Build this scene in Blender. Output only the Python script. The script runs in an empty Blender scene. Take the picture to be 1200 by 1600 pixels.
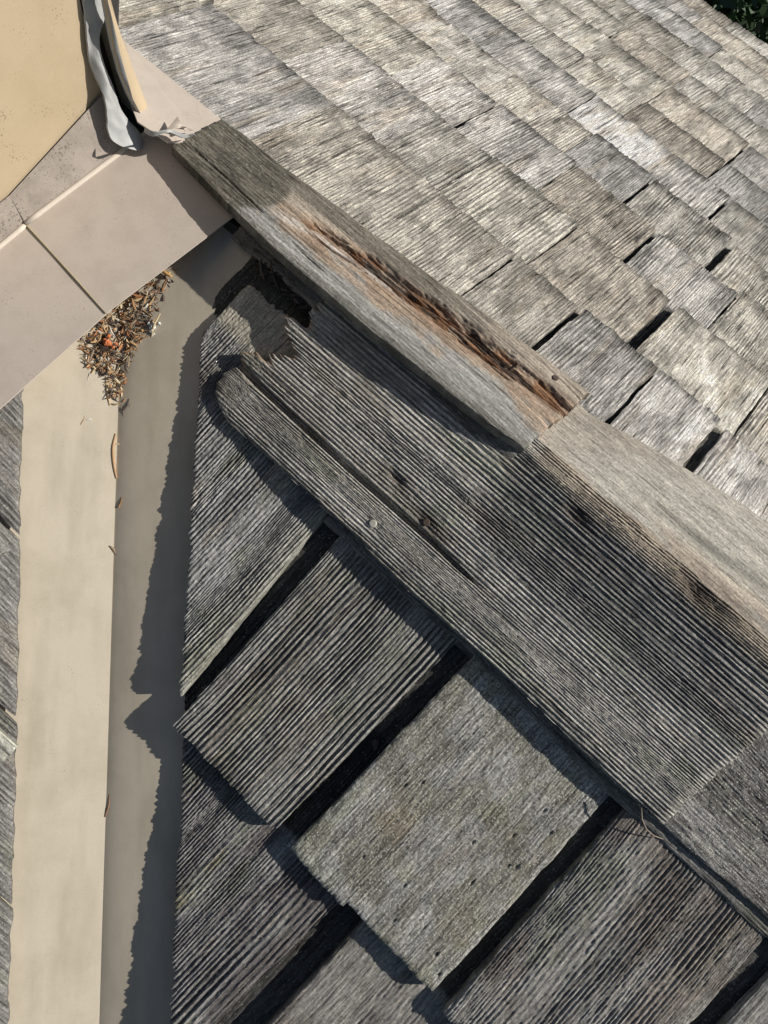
import bpy, math, random
import numpy as np
from mathutils import Matrix, Vector

# ---------------------------------------------------------------- camera, sky, sun
scene = bpy.context.scene
RW = np.array([[0.7222394386914492, 0.6737207524145664, -0.1564306266835585],
               [0.6855782071058208, -0.6674689021616242, 0.2906334230413362],
               [0.09139318979130033, -0.31715234890050314, -0.9439606307715724]])
FPX = 1119.622            # focal length in pixels of the 1200 x 1600 photograph
PITCH = 0.32083117        # both roof slopes fall 4 in 12
CAM = np.array([0.1223, -0.3263, 0.5785])
cam_data = bpy.data.cameras.new("camera")
cam_data.sensor_fit = 'VERTICAL'
cam_data.sensor_height = 36.0
cam_data.lens = 36.0 * FPX / 1600.0
cam_data.clip_start = 0.01
cam_data.clip_end = 500
cam = bpy.data.objects.new("camera", cam_data)
scene.collection.objects.link(cam)
m3 = np.stack([RW[:, 0], -RW[:, 1], -RW[:, 2]], axis=1)
mat = Matrix.Identity(4)
for i in range(3):
    for j in range(3):
        mat[i][j] = float(m3[i, j])
    mat[i][3] = float(CAM[i])
cam.matrix_world = mat
scene.camera = cam
scene.render.resolution_x = 768
scene.render.resolution_y = 1024

SUN = np.array([50.0, 40.5, 39.8])      # direction towards the sun
SUN /= np.linalg.norm(SUN)
world = bpy.data.worlds.new("World")
scene.world = world
world.use_nodes = True
wn = world.node_tree
bg = wn.nodes["Background"]
sky = wn.nodes.new("ShaderNodeTexSky")
sky.sky_type = 'NISHITA'
sky.sun_disc = False
sky.sun_elevation = math.asin(SUN[2])
sky.sun_rotation = math.atan2(SUN[0], SUN[1])
wn.links.new(sky.outputs[0], bg.inputs[0])
bg.inputs[1].default_value = 0.05
sl = bpy.data.lights.new("sun", 'SUN')
sl.energy = 5.0
sl.angle = math.radians(0.53)
sl.color = (1.0, 0.945, 0.86)
sun = bpy.data.objects.new("sun", sl)
sun.rotation_euler = Vector(SUN.tolist()).to_track_quat('Z', 'Y').to_euler()
sun.location = (2, 2, 3)
scene.collection.objects.link(sun)
scene.view_settings.view_transform = 'Standard'
scene.view_settings.look = 'None'
scene.view_settings.exposure = 0.05
scene.view_settings.gamma = 1.0

# ---------------------------------------------------------------- geometry of the place
CO, SI, TA = math.cos(PITCH), math.sin(PITCH), math.tan(PITCH)
X3 = np.array([1.0, 0, 0]); Y3 = np.array([0, 1.0, 0]); Z3 = np.array([0, 0, 1.0])
NA = np.array([0, SI, CO]); NB = np.array([0, -SI, CO]); NC = np.array([SI, 0, CO])
VA = np.array([0, CO, -SI])            # down the far slope
VB = np.array([0, CO, SI])             # up the near slope
VC = np.array([CO, 0, -SI])            # down the third slope
O3 = np.zeros(3)
V0 = np.array([-0.1858, -0.3022, -0.1268])      # a point on the valley line
VD = np.array([1.0, -1.0, -TA])                 # valley direction per metre of x
OC = float(V0 @ NC)
FA = (O3, X3, VA, NA)      # frames: origin, u, v, normal
FB = (O3, X3, VB, NB)
FC = (V0, Y3, VC, NC)

def ray(x, y):
    return RW @ np.array([x - 600.0, y - 800.0, FPX])

def hit(x, y, nn, off):
    d = ray(x, y)
    return CAM + d * ((off - CAM @ nn) / (d @ nn))

def onA(x, y, off=0.0):
    P = hit(x, y, NA, off); return P[0], float(P @ VA)

def onB(x, y, off=0.0):
    P = hit(x, y, NB, off); return P[0], float(P @ VB)

def at(fr, u, v, w):
    return fr[0] + u * fr[1] + v * fr[2] + w * fr[3]

# ---------------------------------------------------------------- noise
def _hash(ix, iy, seed):
    h = (ix.astype(np.int64) * 374761393 + iy.astype(np.int64) * 668265263 + int(seed) * 974634777) & 0xffffffff
    h = ((h ^ (h >> 13)) * 1274126177) & 0xffffffff
    h = ((h ^ (h >> 16)) * 2246822519) & 0xffffffff
    return ((h ^ (h >> 15)) & 0xffffff) / float(0xffffff)

def vn(x, y, seed=0):
    x = np.asarray(x, float); y = np.asarray(y, float)
    x, y = np.broadcast_arrays(x, y)
    ix = np.floor(x); iy = np.floor(y)
    fx = x - ix; fy = y - iy
    fx = fx * fx * (3 - 2 * fx); fy = fy * fy * (3 - 2 * fy)
    a = _hash(ix, iy, seed); b = _hash(ix + 1, iy, seed)
    c = _hash(ix, iy + 1, seed); d = _hash(ix + 1, iy + 1, seed)
    return (a * (1 - fx) + b * fx) * (1 - fy) + (c * (1 - fx) + d * fx) * fy

def fbm(x, y, seed=0, n=3):
    s = 0; a = 1.0; t = 0
    for k in range(n):
        s = s + a * vn(x * 2 ** k, y * 2 ** k, seed + 17 * k); t += a; a *= 0.55
    return s / t

def sm(x, a, b):
    t = np.clip((x - a) / (b - a), 0, 1)
    return t * t * (3 - 2 * t)

# ---------------------------------------------------------------- materials
def new_mat(name):
    m = bpy.data.materials.new(name); m.use_nodes = True
    nt = m.node_tree
    b = nt.nodes["Principled BSDF"]
    return m, nt, b

def node(nt, kind, **kw):
    n = nt.nodes.new(kind)
    for k, v in kw.items():
        setattr(n, k, v)
    return n

def mathn(nt, op, a, b=None, c=None):
    n = node(nt, "ShaderNodeMath", operation=op)
    for i, v in enumerate((a, b, c)):
        if v is None: continue
        if isinstance(v, (int, float)): n.inputs[i].default_value = v
        else: nt.links.new(v, n.inputs[i])
    return n.outputs[0]

def wood_material(name, fine=1.0, bump=0.0005, speck=0.25, rough=0.88, crack=0.5, cscale=(420, 9), gain=1.0, lichen=(0.50, 0.50, 0.44), dens=0.0):
    """albedo from the board's own colouring, fibre streaks, pits and lichen specks by nodes"""
    m, nt, b = new_mat(name)
    L = nt.links
    at_ = node(nt, "ShaderNodeAttribute", attribute_name="Col")
    uv = node(nt, "ShaderNodeUVMap", uv_map="UVMap")
    def nz(sx, sy, detail=3.0, rough_=0.6, scale=1.0):
        mp = node(nt, "ShaderNodeMapping"); mp.inputs["Scale"].default_value = (sx, sy, 1)
        L.new(uv.outputs[0], mp.inputs[0])
        n = node(nt, "ShaderNodeTexNoise"); n.inputs["Scale"].default_value = scale
        n.inputs["Detail"].default_value = detail; n.inputs["Roughness"].default_value = rough_
        L.new(mp.outputs[0], n.inputs["Vector"])
        return n.outputs["Fac"]
    fibre = nz(900 * fine, 60 * fine, 3.0)
    grit = nz(430, 360, 4.0, 0.8)
    patch = nz(60, 25, 3.0)
    f1 = mathn(nt, 'MAXIMUM', mathn(nt, 'MULTIPLY_ADD', fibre, 1.7 * gain, 1 - 0.85 * gain), 0.15)
    g1 = mathn(nt, 'MULTIPLY_ADD', grit, 2.0 * gain, 1 - 1.0 * gain)
    g1 = mathn(nt, 'MAXIMUM', g1, 0.15)
    # short dark drying cracks along the grain
    cr = nz(cscale[0], cscale[1], 4.0, 0.65)
    crm = node(nt, "ShaderNodeMapRange"); crm.inputs[1].default_value = 0.375; crm.inputs[2].default_value = 0.415
    crm.inputs[3].default_value = 1 - crack; crm.inputs[4].default_value = 1.0
    L.new(cr, crm.inputs[0])
    f1 = mathn(nt, 'MULTIPLY', f1, crm.outputs[0])
    p1 = mathn(nt, 'MULTIPLY_ADD', patch, 0.5, 0.75)
    k = mathn(nt, 'MULTIPLY', mathn(nt, 'MULTIPLY', f1, g1), p1)
    mul = node(nt, "ShaderNodeVectorMath", operation='SCALE')
    L.new(at_.outputs["Color"], mul.inputs[0]); L.new(k, mul.inputs["Scale"])
    # pale lichen specks
    vor = node(nt, "ShaderNodeTexVoronoi"); vor.inputs["Scale"].default_value = 420
    mp = node(nt, "ShaderNodeMapping"); L.new(uv.outputs[0], mp.inputs[0]); L.new(mp.outputs[0], vor.inputs["Vector"])
    sp = mathn(nt, 'LESS_THAN', vor.outputs["Distance"], 0.27)
    sp2 = mathn(nt, 'GREATER_THAN', nz(210, 150, 3.0), 0.60 - 0.14 * speck - dens)
    sp3 = mathn(nt, 'MULTIPLY', mathn(nt, 'MULTIPLY', sp, sp2), speck)
    mix = node(nt, "ShaderNodeMix", data_type='RGBA')
    L.new(sp3, mix.inputs["Factor"]); L.new(mul.outputs[0], mix.inputs["A"])
    mix.inputs["B"].default_value = (*lichen, 1)
    L.new(mix.outputs["Result"], b.inputs["Base Color"])
    b.inputs["Roughness"].default_value = rough
    b.inputs["Specular IOR Level"].default_value = 0.25
    h = mathn(nt, 'ADD', mathn(nt, 'MULTIPLY', fibre, 0.7), mathn(nt, 'MULTIPLY', grit, 0.9))
    h = mathn(nt, 'ADD', h, crm.outputs[0])
    bp = node(nt, "ShaderNodeBump"); bp.inputs["Strength"].default_value = 1.0
    bp.inputs["Distance"].default_value = bump
    L.new(h, bp.inputs["Height"]); L.new(bp.outputs[0], b.inputs["Normal"])
    return m

M_NEAR = wood_material("wood_grooved", 1.0, 0.0010, 0.45, crack=0.45, gain=1.3)
M_FAR = wood_material("wood_silvered", 0.85, 0.0012, 0.40, crack=0.70, cscale=(330, 13), gain=1.35)
M_LICHEN = wood_material("wood_lichened", 0.6, 0.0016, 0.9, crack=0.3, gain=1.9, lichen=(0.60, 0.60, 0.53), dens=0.04)
M_SMOOTH = wood_material("wood_smooth", 1.2, 0.0004, 0.10, crack=0.5, cscale=(500, 10), gain=1.15)

def metal_material(name, col, dirt_col, dirt=0.4, speck=0.0, rough=0.5, dscale=35.0, streak=None):
    m, nt, b = new_mat(name)
    L = nt.links
    tc = node(nt, "ShaderNodeTexCoord")
    n1 = node(nt, "ShaderNodeTexNoise"); n1.inputs["Scale"].default_value = dscale; n1.inputs["Detail"].default_value = 6
    n1.inputs["Roughness"].default_value = 0.62
    L.new(tc.outputs["Object"], n1.inputs["Vector"])
    r1 = node(nt, "ShaderNodeMapRange"); r1.inputs[1].default_value = 0.45; r1.inputs[2].default_value = 0.75
    r1.inputs[4].default_value = dirt
    L.new(n1.outputs["Fac"], r1.inputs[0])
    mx = node(nt, "ShaderNodeMix", data_type='RGBA')
    mx.inputs["A"].default_value = (*col, 1); mx.inputs["B"].default_value = (*dirt_col, 1)
    L.new(r1.outputs[0], mx.inputs["Factor"])
    # fine mottling
    n2 = node(nt, "ShaderNodeTexNoise"); n2.inputs["Scale"].default_value = 900; n2.inputs["Detail"].default_value = 2
    L.new(tc.outputs["Object"], n2.inputs["Vector"])
    k = mathn(nt, 'MULTIPLY_ADD', n2.outputs["Fac"], 0.22, 0.89)
    sc = node(nt, "ShaderNodeVectorMath", operation='SCALE')
    L.new(mx.outputs["Result"], sc.inputs[0]); L.new(k, sc.inputs["Scale"])
    out = sc.outputs[0]
    if streak is not None:                     # water stains running down the metal
        ax = node(nt, "ShaderNodeCombineXYZ")
        for ii, (vec, sc_) in enumerate(streak):
            dn = node(nt, "ShaderNodeVectorMath", operation='DOT_PRODUCT')
            L.new(tc.outputs["Object"], dn.inputs[0]); dn.inputs[1].default_value = [float(q) * sc_ for q in vec]
            L.new(dn.outputs["Value"], ax.inputs[ii])
        n4 = node(nt, "ShaderNodeTexNoise"); n4.inputs["Scale"].default_value = 1; n4.inputs["Detail"].default_value = 5
        L.new(ax.outputs[0], n4.inputs["Vector"])
        r4 = node(nt, "ShaderNodeMapRange"); r4.inputs[1].default_value = 0.48; r4.inputs[2].default_value = 0.70; r4.inputs[4].default_value = 0.32
        L.new(n4.outputs["Fac"], r4.inputs[0])
        m4 = node(nt, "ShaderNodeMix", data_type='RGBA')
        L.new(r4.outputs[0], m4.inputs["Factor"]); L.new(out, m4.inputs["A"]); m4.inputs["B"].default_value = (*[q * 0.80 for q in dirt_col], 1)
        out = m4.outputs["Result"]
    n3 = node(nt, "ShaderNodeTexNoise"); n3.inputs["Scale"].default_value = 45; n3.inputs["Detail"].default_value = 4
    L.new(tc.outputs["Object"], n3.inputs["Vector"])
    sps = []
    for vs, kk in ((170, 0.45), (360, 0.9)):
        vo = node(nt, "ShaderNodeTexVoronoi"); vo.inputs["Scale"].default_value = vs
        L.new(tc.outputs["Object"], vo.inputs["Vector"])
        thr = mathn(nt, 'MULTIPLY_ADD', n3.outputs["Fac"], 0.9 * kk, (speck - 0.45) * kk)
        sps.append(mathn(nt, 'LESS_THAN', vo.outputs["Distance"], thr))
    sp = mathn(nt, 'MULTIPLY', mathn(nt, 'MAXIMUM', sps[0], sps[1]), 0.5)
    m2 = node(nt, "ShaderNodeMix", data_type='RGBA')
    L.new(sp, m2.inputs["Factor"]); L.new(out, m2.inputs["A"]); m2.inputs["B"].default_value = (0.045, 0.04, 0.034, 1)
    L.new(m2.outputs["Result"], b.inputs["Base Color"])
    b.inputs["Roughness"].default_value = rough
    b.inputs["Specular IOR Level"].default_value = 0.35
    bp = node(nt, "ShaderNodeBump"); bp.inputs["Strength"].default_value = 0.5; bp.inputs["Distance"].default_value = 0.0006
    L.new(n1.outputs["Fac"], bp.inputs["Height"]); L.new(bp.outputs[0], b.inputs["Normal"])
    return m

M_VALLEY = metal_material("paint_beige", (0.50, 0.445, 0.355), (0.36, 0.315, 0.235), 0.55, 0.0, 0.5, 22, streak=((VD / np.linalg.norm(VD), 5.0), (np.array([1, 1, 0]) / 1.414, 45.0), (Z3, 30.0)))
M_APRON = metal_material("paint_taupe", (0.52, 0.455, 0.395), (0.40, 0.345, 0.295), 0.55, 0.06, 0.55)
M_BEND_HIGHLIGHT = metal_material("paint_bend_highlight", (0.60, 0.535, 0.46), (0.50, 0.44, 0.37), 0.5, 0.0, 0.5)  # paler colour that paints a highlight along the apron fold
M_UPST = metal_material("paint_taupe_sooty", (0.34, 0.295, 0.255), (0.20, 0.17, 0.145), 0.75, 0.23, 0.6, 50)
M_WALL = metal_material("paint_tan", (0.49, 0.395, 0.27), (0.42, 0.33, 0.215), 0.7, 0.10, 0.6, 18)
M_LEAD = metal_material("lead_grey", (0.40, 0.41, 0.41), (0.24, 0.24, 0.24), 0.6, -0.1, 0.5, 60)

def plain(name, col, rough=0.8, metallic=0.0, var=0.3, scale=300.0):
    m, nt, b = new_mat(name)
    tc = node(nt, "ShaderNodeTexCoord")
    n = node(nt, "ShaderNodeTexNoise"); n.inputs["Scale"].default_value = scale; n.inputs["Detail"].default_value = 4
    nt.links.new(tc.outputs["Object"], n.inputs["Vector"])
    k = mathn(nt, 'MULTIPLY_ADD', n.outputs["Fac"], 2 * var, 1 - var)
    rgb = node(nt, "ShaderNodeRGB"); rgb.outputs[0].default_value = (*col, 1)
    sc = node(nt, "ShaderNodeVectorMath", operation='SCALE')
    nt.links.new(rgb.outputs[0], sc.inputs[0]); nt.links.new(k, sc.inputs["Scale"])
    nt.links.new(sc.outputs[0], b.inputs["Base Color"])
    b.inputs["Roughness"].default_value = rough; b.inputs["Metallic"].default_value = metallic
    return m

M_DECK = plain("deck_felt", (0.035, 0.033, 0.032), 0.9)
M_CAVITY_SHADE = plain("cavity_shade", (0.02, 0.02, 0.02), 0.9)  # near black, standing in for shade inside the chimney corner
M_SEAL = plain("old_sealant", (0.42, 0.36, 0.22), 0.6)
M_STEEL = plain("zinc_nail", (0.62, 0.59, 0.50), 0.45, 0.3, 0.15)
M_RUST = plain("rusty_nail", (0.075, 0.05, 0.038), 0.8)
M_FLUFF = plain("pale_lichen", (0.62, 0.64, 0.62), 0.9)
M_GRASS = plain("grass", (0.05, 0.085, 0.025), 0.95, 0, 0.5, 3.0)
M_BARK = plain("bark", (0.09, 0.065, 0.045), 0.95, 0, 0.4, 20.0)

def col_material(name, rough=0.8, transl=False):
    m, nt, b = new_mat(name)
    a = node(nt, "ShaderNodeAttribute", attribute_name="Col")
    nt.links.new(a.outputs["Color"], b.inputs["Base Color"])
    b.inputs["Roughness"].default_value = rough
    return m
M_LITTER = col_material("dry_needles")
M_LEAF = col_material("foliage", 0.6)

# ---------------------------------------------------------------- objects
def link(name, data, material=None, parent=None):
    o = bpy.data.objects.new(name, data)
    scene.collection.objects.link(o)
    if material is not None and data is not None and not data.materials:
        data.materials.append(material)
    if parent is not None:
        o.parent = parent
    return o

def thing(name, label, cat, loc=(0, 0, 0), group=None):
    o = link(name, None)
    o.location = tuple(float(v) for v in loc)
    o.empty_display_size = 0.05
    o["label"] = label; o["category"] = cat
    if group: o["group"] = group
    return o

def tag(o, label, cat, group=None):
    o["label"] = label; o["category"] = cat
    if group: o["group"] = group
    return o

def place(o, parent):
    """parts are modelled in world coordinates: undo the parent's offset"""
    o.parent = parent
    o.matrix_parent_inverse = Matrix.Translation(-Vector(parent.location))
    return o

def mesh_from(name, verts, faces, smooth=None, cols=None, uvs=None):
    me = bpy.data.meshes.new(name)
    me.from_pydata([tuple(map(float, v)) for v in verts], [], faces)
    if smooth is not None:
        me.polygons.foreach_set("use_smooth", np.resize(np.asarray(smooth, bool), len(me.polygons)))
    if cols is not None:
        ca = me.color_attributes.new("Col", 'FLOAT_COLOR', 'POINT')
        c4 = np.ones((len(verts), 4), np.float32); c4[:, :3] = cols
        ca.data.foreach_set("color", c4.ravel())
    if uvs is not None:
        ul = me.uv_layers.new(name="UVMap")
        li = np.empty(len(me.loops), np.int32); me.loops.foreach_get("vertex_index", li)
        ul.data.foreach_set("uv", np.asarray(uvs, np.float32)[li].ravel())
    me.update()
    return me

def ring_profile(q, seed, spacing, var=0.35, sharp=0.8):
    """ring number and height 0..1 of weathered grain across q (metres)"""
    rng = np.random.RandomState(seed)
    n = 700
    i_ = np.arange(n)
    st = spacing * (1 + var * rng.uniform(-1, 1, n)) * (1 + 0.30 * np.sin(i_ * 0.31 + rng.uniform(0, 6)) + 0.22 * np.sin(i_ * 0.093 + rng.uniform(0, 6)))
    pos = np.cumsum(st); pos = pos - pos[n // 2]
    amp = rng.uniform(0.45, 1.0, n)
    i = np.clip(np.searchsorted(pos, q) - 1, 0, n - 2)
    ph = (q - pos[i]) / (pos[i + 1] - pos[i])
    ph = np.clip(ph, 0, 1)
    h = (0.5 + 0.5 * np.cos(2 * np.pi * ph)) ** sharp
    a = amp[i] * (1 - ph) + amp[np.minimum(i + 1, n - 1)] * ph
    return h, a

def board(name, fr, cl, cr, g0, g1, wtop, thick, dc, dg, seed, material, parent,
          swap=False, spacing=0.004, depth=0.0015, sharp=0.8, warp=0.002, warpl=0.12, grit=0.0003, tone=0.25,
          tint=(1, 0.97, 0.9), extra=None, colour=None, edge=0.0015, rag=0.0012, contrast=0.45, lean=0.0, cover=None, greenish=0.5, side=0.0008, wear=0.8, relief=None):
    """a sawn or split piece of wood as a closed body. c runs across the grain, g along it.
    cl(g), cr(g): side edges; g0(c), g1(c): ends; wtop(c,g): top height over the frame's plane"""
    rng = np.random.RandomState(seed)
    # nominal extent
    gA = float(np.mean(g0(np.array([0.0])))); gB = float(np.mean(g1(np.array([0.0]))))
    w_est = float(np.max(np.abs(np.asarray(cr(np.array([gA, gB]))) - np.asarray(cl(np.array([gA, gB]))))))
    nc = max(6, int(w_est / dc) + 1)
    cn = np.linspace(0, 1, nc)
    # column ends: iterate because ends depend on c and sides on g
    ga = np.full(nc, gA); gb = np.full(nc, gB)
    for _ in range(3):
        ca = cl(ga) + (cr(ga) - cl(ga)) * cn
        ga = g0(ca) * np.ones(nc)
        cb = cl(gb) + (cr(gb) - cl(gb)) * cn
        gb = g1(cb) * np.ones(nc)
    ra = rag * (2 * vn(ca / 0.0035, 0 * ca, seed + 5) - 1) + rag * (2 * vn(ca / 0.012, 0 * ca, seed + 6) - 1)
    rb = rag * 2.0 * (2 * vn(cb / 0.05, 0 * cb, seed + 15) - 1) * (rag > 0.002) + rag * (2 * vn(cb / 0.0035, 0 * cb, seed + 7) - 1) + rag * (2 * vn(cb / 0.012, 0 * cb, seed + 8) - 1)
    ga = ga + ra; gb = gb + rb
    ng = max(4, int(np.max(np.abs(gb - ga)) / dg) + 1)
    tt = np.linspace(0, 1, ng)
    if ng > 8:                       # tighter rows at both ends
        tt[1] = tt[1] * 0.25; tt[-2] = 1 - (1 - tt[-2]) * 0.25
    G = ga[None, :] + (gb - ga)[None, :] * tt[:, None]
    Cc = cl(G) + (cr(G) - cl(G)) * cn[None, :]
    wob = side * (2 * vn(G / 0.02, 0 * G, seed + 9) - 1) + side * 0.5 * (2 * vn(G / 0.006, 0 * G, seed + 10) - 1)
    Cc = Cc + wob
    # grain
    q = Cc + warp * (2 * fbm(Cc / 0.05, G / warpl, seed + 1, 2) - 1) + lean * G + 0.0003 * (2 * vn(Cc / 0.004, G / 0.02, seed + 2) - 1)
    h, a = ring_profile(q, seed, spacing, sharp=sharp)
    q2 = q + 0.0004 * (2 * vn(Cc / 0.003, G / 0.03, seed + 12) - 1)
    h2, a2 = ring_profile(q2, seed + 500, spacing * 0.40, sharp=0.9)
    worn = (1 - wear * 0.7) + wear * 0.95 * sm(fbm(Cc / 0.018, G / 0.07, seed + 3, 3), 0.22, 0.72)
    brk = 0.62 + 0.38 * sm(vn(Cc / 0.003, G / 0.010, seed + 13), 0.12, 0.45)
    big = 1.05 - 0.75 * min(1, wear * 1.1) + 0.85 * min(1, wear * 1.1) * sm(vn(q / (spacing * 4.5), 0 * q, seed + 14), 0.2, 0.8)
    h = h * brk
    H = depth * worn * big * (0.72 * (h - 1) * (0.35 + 0.65 * a) + 0.34 * (h2 - 1) * a2)
    h = 0.7 * h + 0.3 * h2
    if relief is not None:
        H = H * relief(Cc, G)
    H = H + grit * (2 * vn(Cc / 0.0016, G / 0.0022, seed + 4) - 1) + grit * 0.8 * (2 * fbm(Cc / 0.006, G / 0.02, seed + 11, 2) - 1)
    de = np.minimum(np.abs(Cc - (cl(G) + wob)), np.abs(cr(G) + wob - Cc))
    dend = np.minimum(np.abs(G - ga[None, :]), np.abs(gb[None, :] - G))
    H = H - edge * np.exp(-de / 0.0022) - edge * np.exp(-dend / 0.0022)
    Wt = wtop(Cc, G) + H
    if extra is not None:
        Wt = Wt + extra(Cc, G, cn[None, :] * np.ones_like(G))
    th = thick(Cc, G) if callable(thick) else thick * np.ones_like(G)
    Wb = wtop(Cc, G) - th
    Wt = np.maximum(Wt, Wb + 0.0006)
    U, V = (G, Cc) if swap else (Cc, G)
    def pts(u, v, w):
        return fr[0] + u[..., None] * fr[1] + v[..., None] * fr[2] + w[..., None] * fr[3]
    top = pts(U, V, Wt).reshape(-1, 3)
    # colouring
    band = 1 - contrast * (1 - h) * np.minimum(worn * big, 1.1)  # grooves darker: earlywood tone plus groove shade put into the colour
    streak = 1 - 0.4 * min(1, wear + 0.2) + 0.8 * min(1, wear + 0.2) * fbm(Cc / 0.0022, G / 0.06, seed + 21, 3)
    mott = 1 - 0.5 * min(1, wear + 0.15) + 1.0 * min(1, wear + 0.15) * fbm(Cc / 0.022, G / 0.04, seed + 22, 4)
    spec = 0.75 + 0.5 * vn(Cc / 0.0014, G / 0.0018, seed + 23)
    val = tone * band * streak * mott * spec
    base = np.ones(G.shape + (3,)) * np.array(tint)
    green = sm(fbm(Cc / 0.025, G / 0.06, seed + 24, 3), 0.55, 0.75)[..., None]
    base = base * (1 - greenish * green) + np.array([0.93, 0.96, 0.74]) * greenish * green
    brown = sm(fbm(Cc / 0.018, G / 0.09, seed + 25, 3), 0.6, 0.8)[..., None]
    base = base * (1 - 0.4 * brown) + np.array([0.95, 0.80, 0.62]) * 0.4 * brown
    colr = base * val[..., None]
    if colour is not None:
        colr = colour(colr, Cc, G, cn[None, :] * np.ones_like(G), h)
    if cover is not None:            # covered wood, never bleached, darkened further to paint shade into the gaps
        colr = colr * (1 - 0.78 * cover(G))[..., None]
    tc = np.clip(colr, 0.004, 0.75).reshape(-1, 3)
    uvo = rng.uniform(0, 3, 2)
    tuv = np.stack([Cc + uvo[0], G + uvo[1]], -1).reshape(-1, 2)
    idx = np.arange(ng * nc).reshape(ng, nc)
    flip = np.dot(np.cross(fr[1], fr[2]), fr[3]) < 0
    if swap: flip = not flip
    # increasing c then increasing g: make the normal follow fr[3]
    if gb.mean() < ga.mean(): flip = not flip
    a_, b_, c_, d_ = idx[:-1, :-1], idx[:-1, 1:], idx[1:, 1:], idx[1:, :-1]
    F = np.stack([a_, b_, c_, d_], -1).reshape(-1, 4)
    if flip: F = F[:, ::-1]
    verts = [top]; cols = [tc]; uvs = [tuv]
    faces = F.tolist(); smooth = [True] * len(faces)
    n0 = ng * nc
    def add(P, c, uvv):
        nonlocal n0
        k = n0; verts.append(P); cols.append(c); uvs.append(uvv); n0 += len(P)
        return k
    P3 = top.reshape(ng, nc, 3); C3 = tc.reshape(ng, nc, 3); T3 = tuv.reshape(ng, nc, 2)
    bot = pts(U, V, Wb)
    # end skirts
    for row in (0, ng - 1):
        k = add(P3[row], C3[row] * 0.85, T3[row])
        k2 = add(bot[row], C3[row] * 0.7, T3[row] + np.array([0, 0.011]))
        for i in range(nc - 1):
            f = [k + i, k + i + 1, k2 + i + 1, k2 + i]
            if (row == 0) != flip: f = f[::-1]
            faces.append(f); smooth.append(False)
    # side skirts
    for colm in (0, nc - 1):
        k = add(P3[:, colm], C3[:, colm] * 0.9, T3[:, colm])
        k2 = add(bot[:, colm], C3[:, colm] * 0.7, T3[:, colm] + np.array([0.011, 0]))
        for i in range(ng - 1):
            f = [k + i, k + i + 1, k2 + i + 1, k2 + i]
            if (colm != 0) != flip: f = f[::-1]
            faces.append(f); smooth.append(False)
    # underside
    k = add(bot[0], C3[0] * 0.6, T3[0]); k2 = add(bot[-1], C3[-1] * 0.6, T3[-1])
    stp = list(range(0, nc - 1, 4)) + [nc - 1]
    for i, j in zip(stp[:-1], stp[1:]):
        f = [k + i, k + j, k2 + j, k2 + i]
        if not flip: f = f[::-1]
        faces.append(f); smooth.append(False)
    me = mesh_from(name, np.concatenate(verts), faces, smooth, np.concatenate(cols), np.concatenate(uvs))
    o = link(name, me, material)
    if parent is not None: place(o, parent)
    return o

def const(v): return lambda x: v + 0.0 * np.asarray(x, float)
def line(x0, y0, x1, y1): return lambda x: y0 + (y1 - y0) * (np.asarray(x, float) - x0) / (x1 - x0)
def poly(pts):
    p = sorted(pts); xs = [a for a, b in p]; ys = [b for a, b in p]
    return lambda x: np.interp(np.asarray(x, float), xs, ys)

def sheet(name, pts, normal, thick, material, parent, smooth=False):
    """a flat polygon given thickness below its face"""
    P = [np.asarray(p, float) for p in pts]
    nrm = np.asarray(normal, float)
    ar = sum(np.dot(np.cross(P[i] - P[0], P[i + 1] - P[0]), nrm) for i in range(1, len(P) - 1))
    if ar < 0: P = P[::-1]
    n = len(P)
    v = P + [p - nrm * thick for p in P]
    f = [list(range(n)), list(range(2 * n - 1, n - 1, -1))]
    for i in range(n):
        j = (i + 1) % n
        f.append([j, i, n + i, n + j])
    o = link(name, mesh_from(name, v, f), material)
    if parent is not None: place(o, parent)
    return o

def surf(name, grid, thick_vec, material, parent, smooth=True):
    """a bent sheet: grid of points (rows, cols, 3) with thickness"""
    g = np.asarray(grid, float); r, c = g.shape[:2]
    tv = np.asarray(thick_vec, float)
    v = np.concatenate([g.reshape(-1, 3), (g + tv).reshape(-1, 3)])
    f = []; s = []
    I = lambda i, j, k=0: k * r * c + i * c + j
    for i in range(r - 1):
        for j in range(c - 1):
            f.append([I(i, j), I(i, j + 1), I(i + 1, j + 1), I(i + 1, j)]); s.append(smooth)
            f.append([I(i, j, 1), I(i + 1, j, 1), I(i + 1, j + 1, 1), I(i, j + 1, 1)]); s.append(smooth)
    n2 = 2 * r * c                      # rims get vertices of their own so the faces stay smooth
    v = np.concatenate([v, v]); J = lambda i, j, k=0: n2 + I(i, j, k)
    for i in range(r - 1):
        f.append([J(i, 0), J(i + 1, 0), J(i + 1, 0, 1), J(i, 0, 1)]); s.append(False)
        f.append([J(i + 1, c - 1), J(i, c - 1), J(i, c - 1, 1), J(i + 1, c - 1, 1)]); s.append(False)
    for j in range(c - 1):
        f.append([J(0, j + 1), J(0, j), J(0, j, 1), J(0, j + 1, 1)]); s.append(False)
        f.append([J(r - 1, j), J(r - 1, j + 1), J(r - 1, j + 1, 1), J(r - 1, j, 1)]); s.append(False)
    o = link(name, mesh_from(name, v, f, s), material)
    if parent is not None: place(o, parent)
    return o

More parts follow.
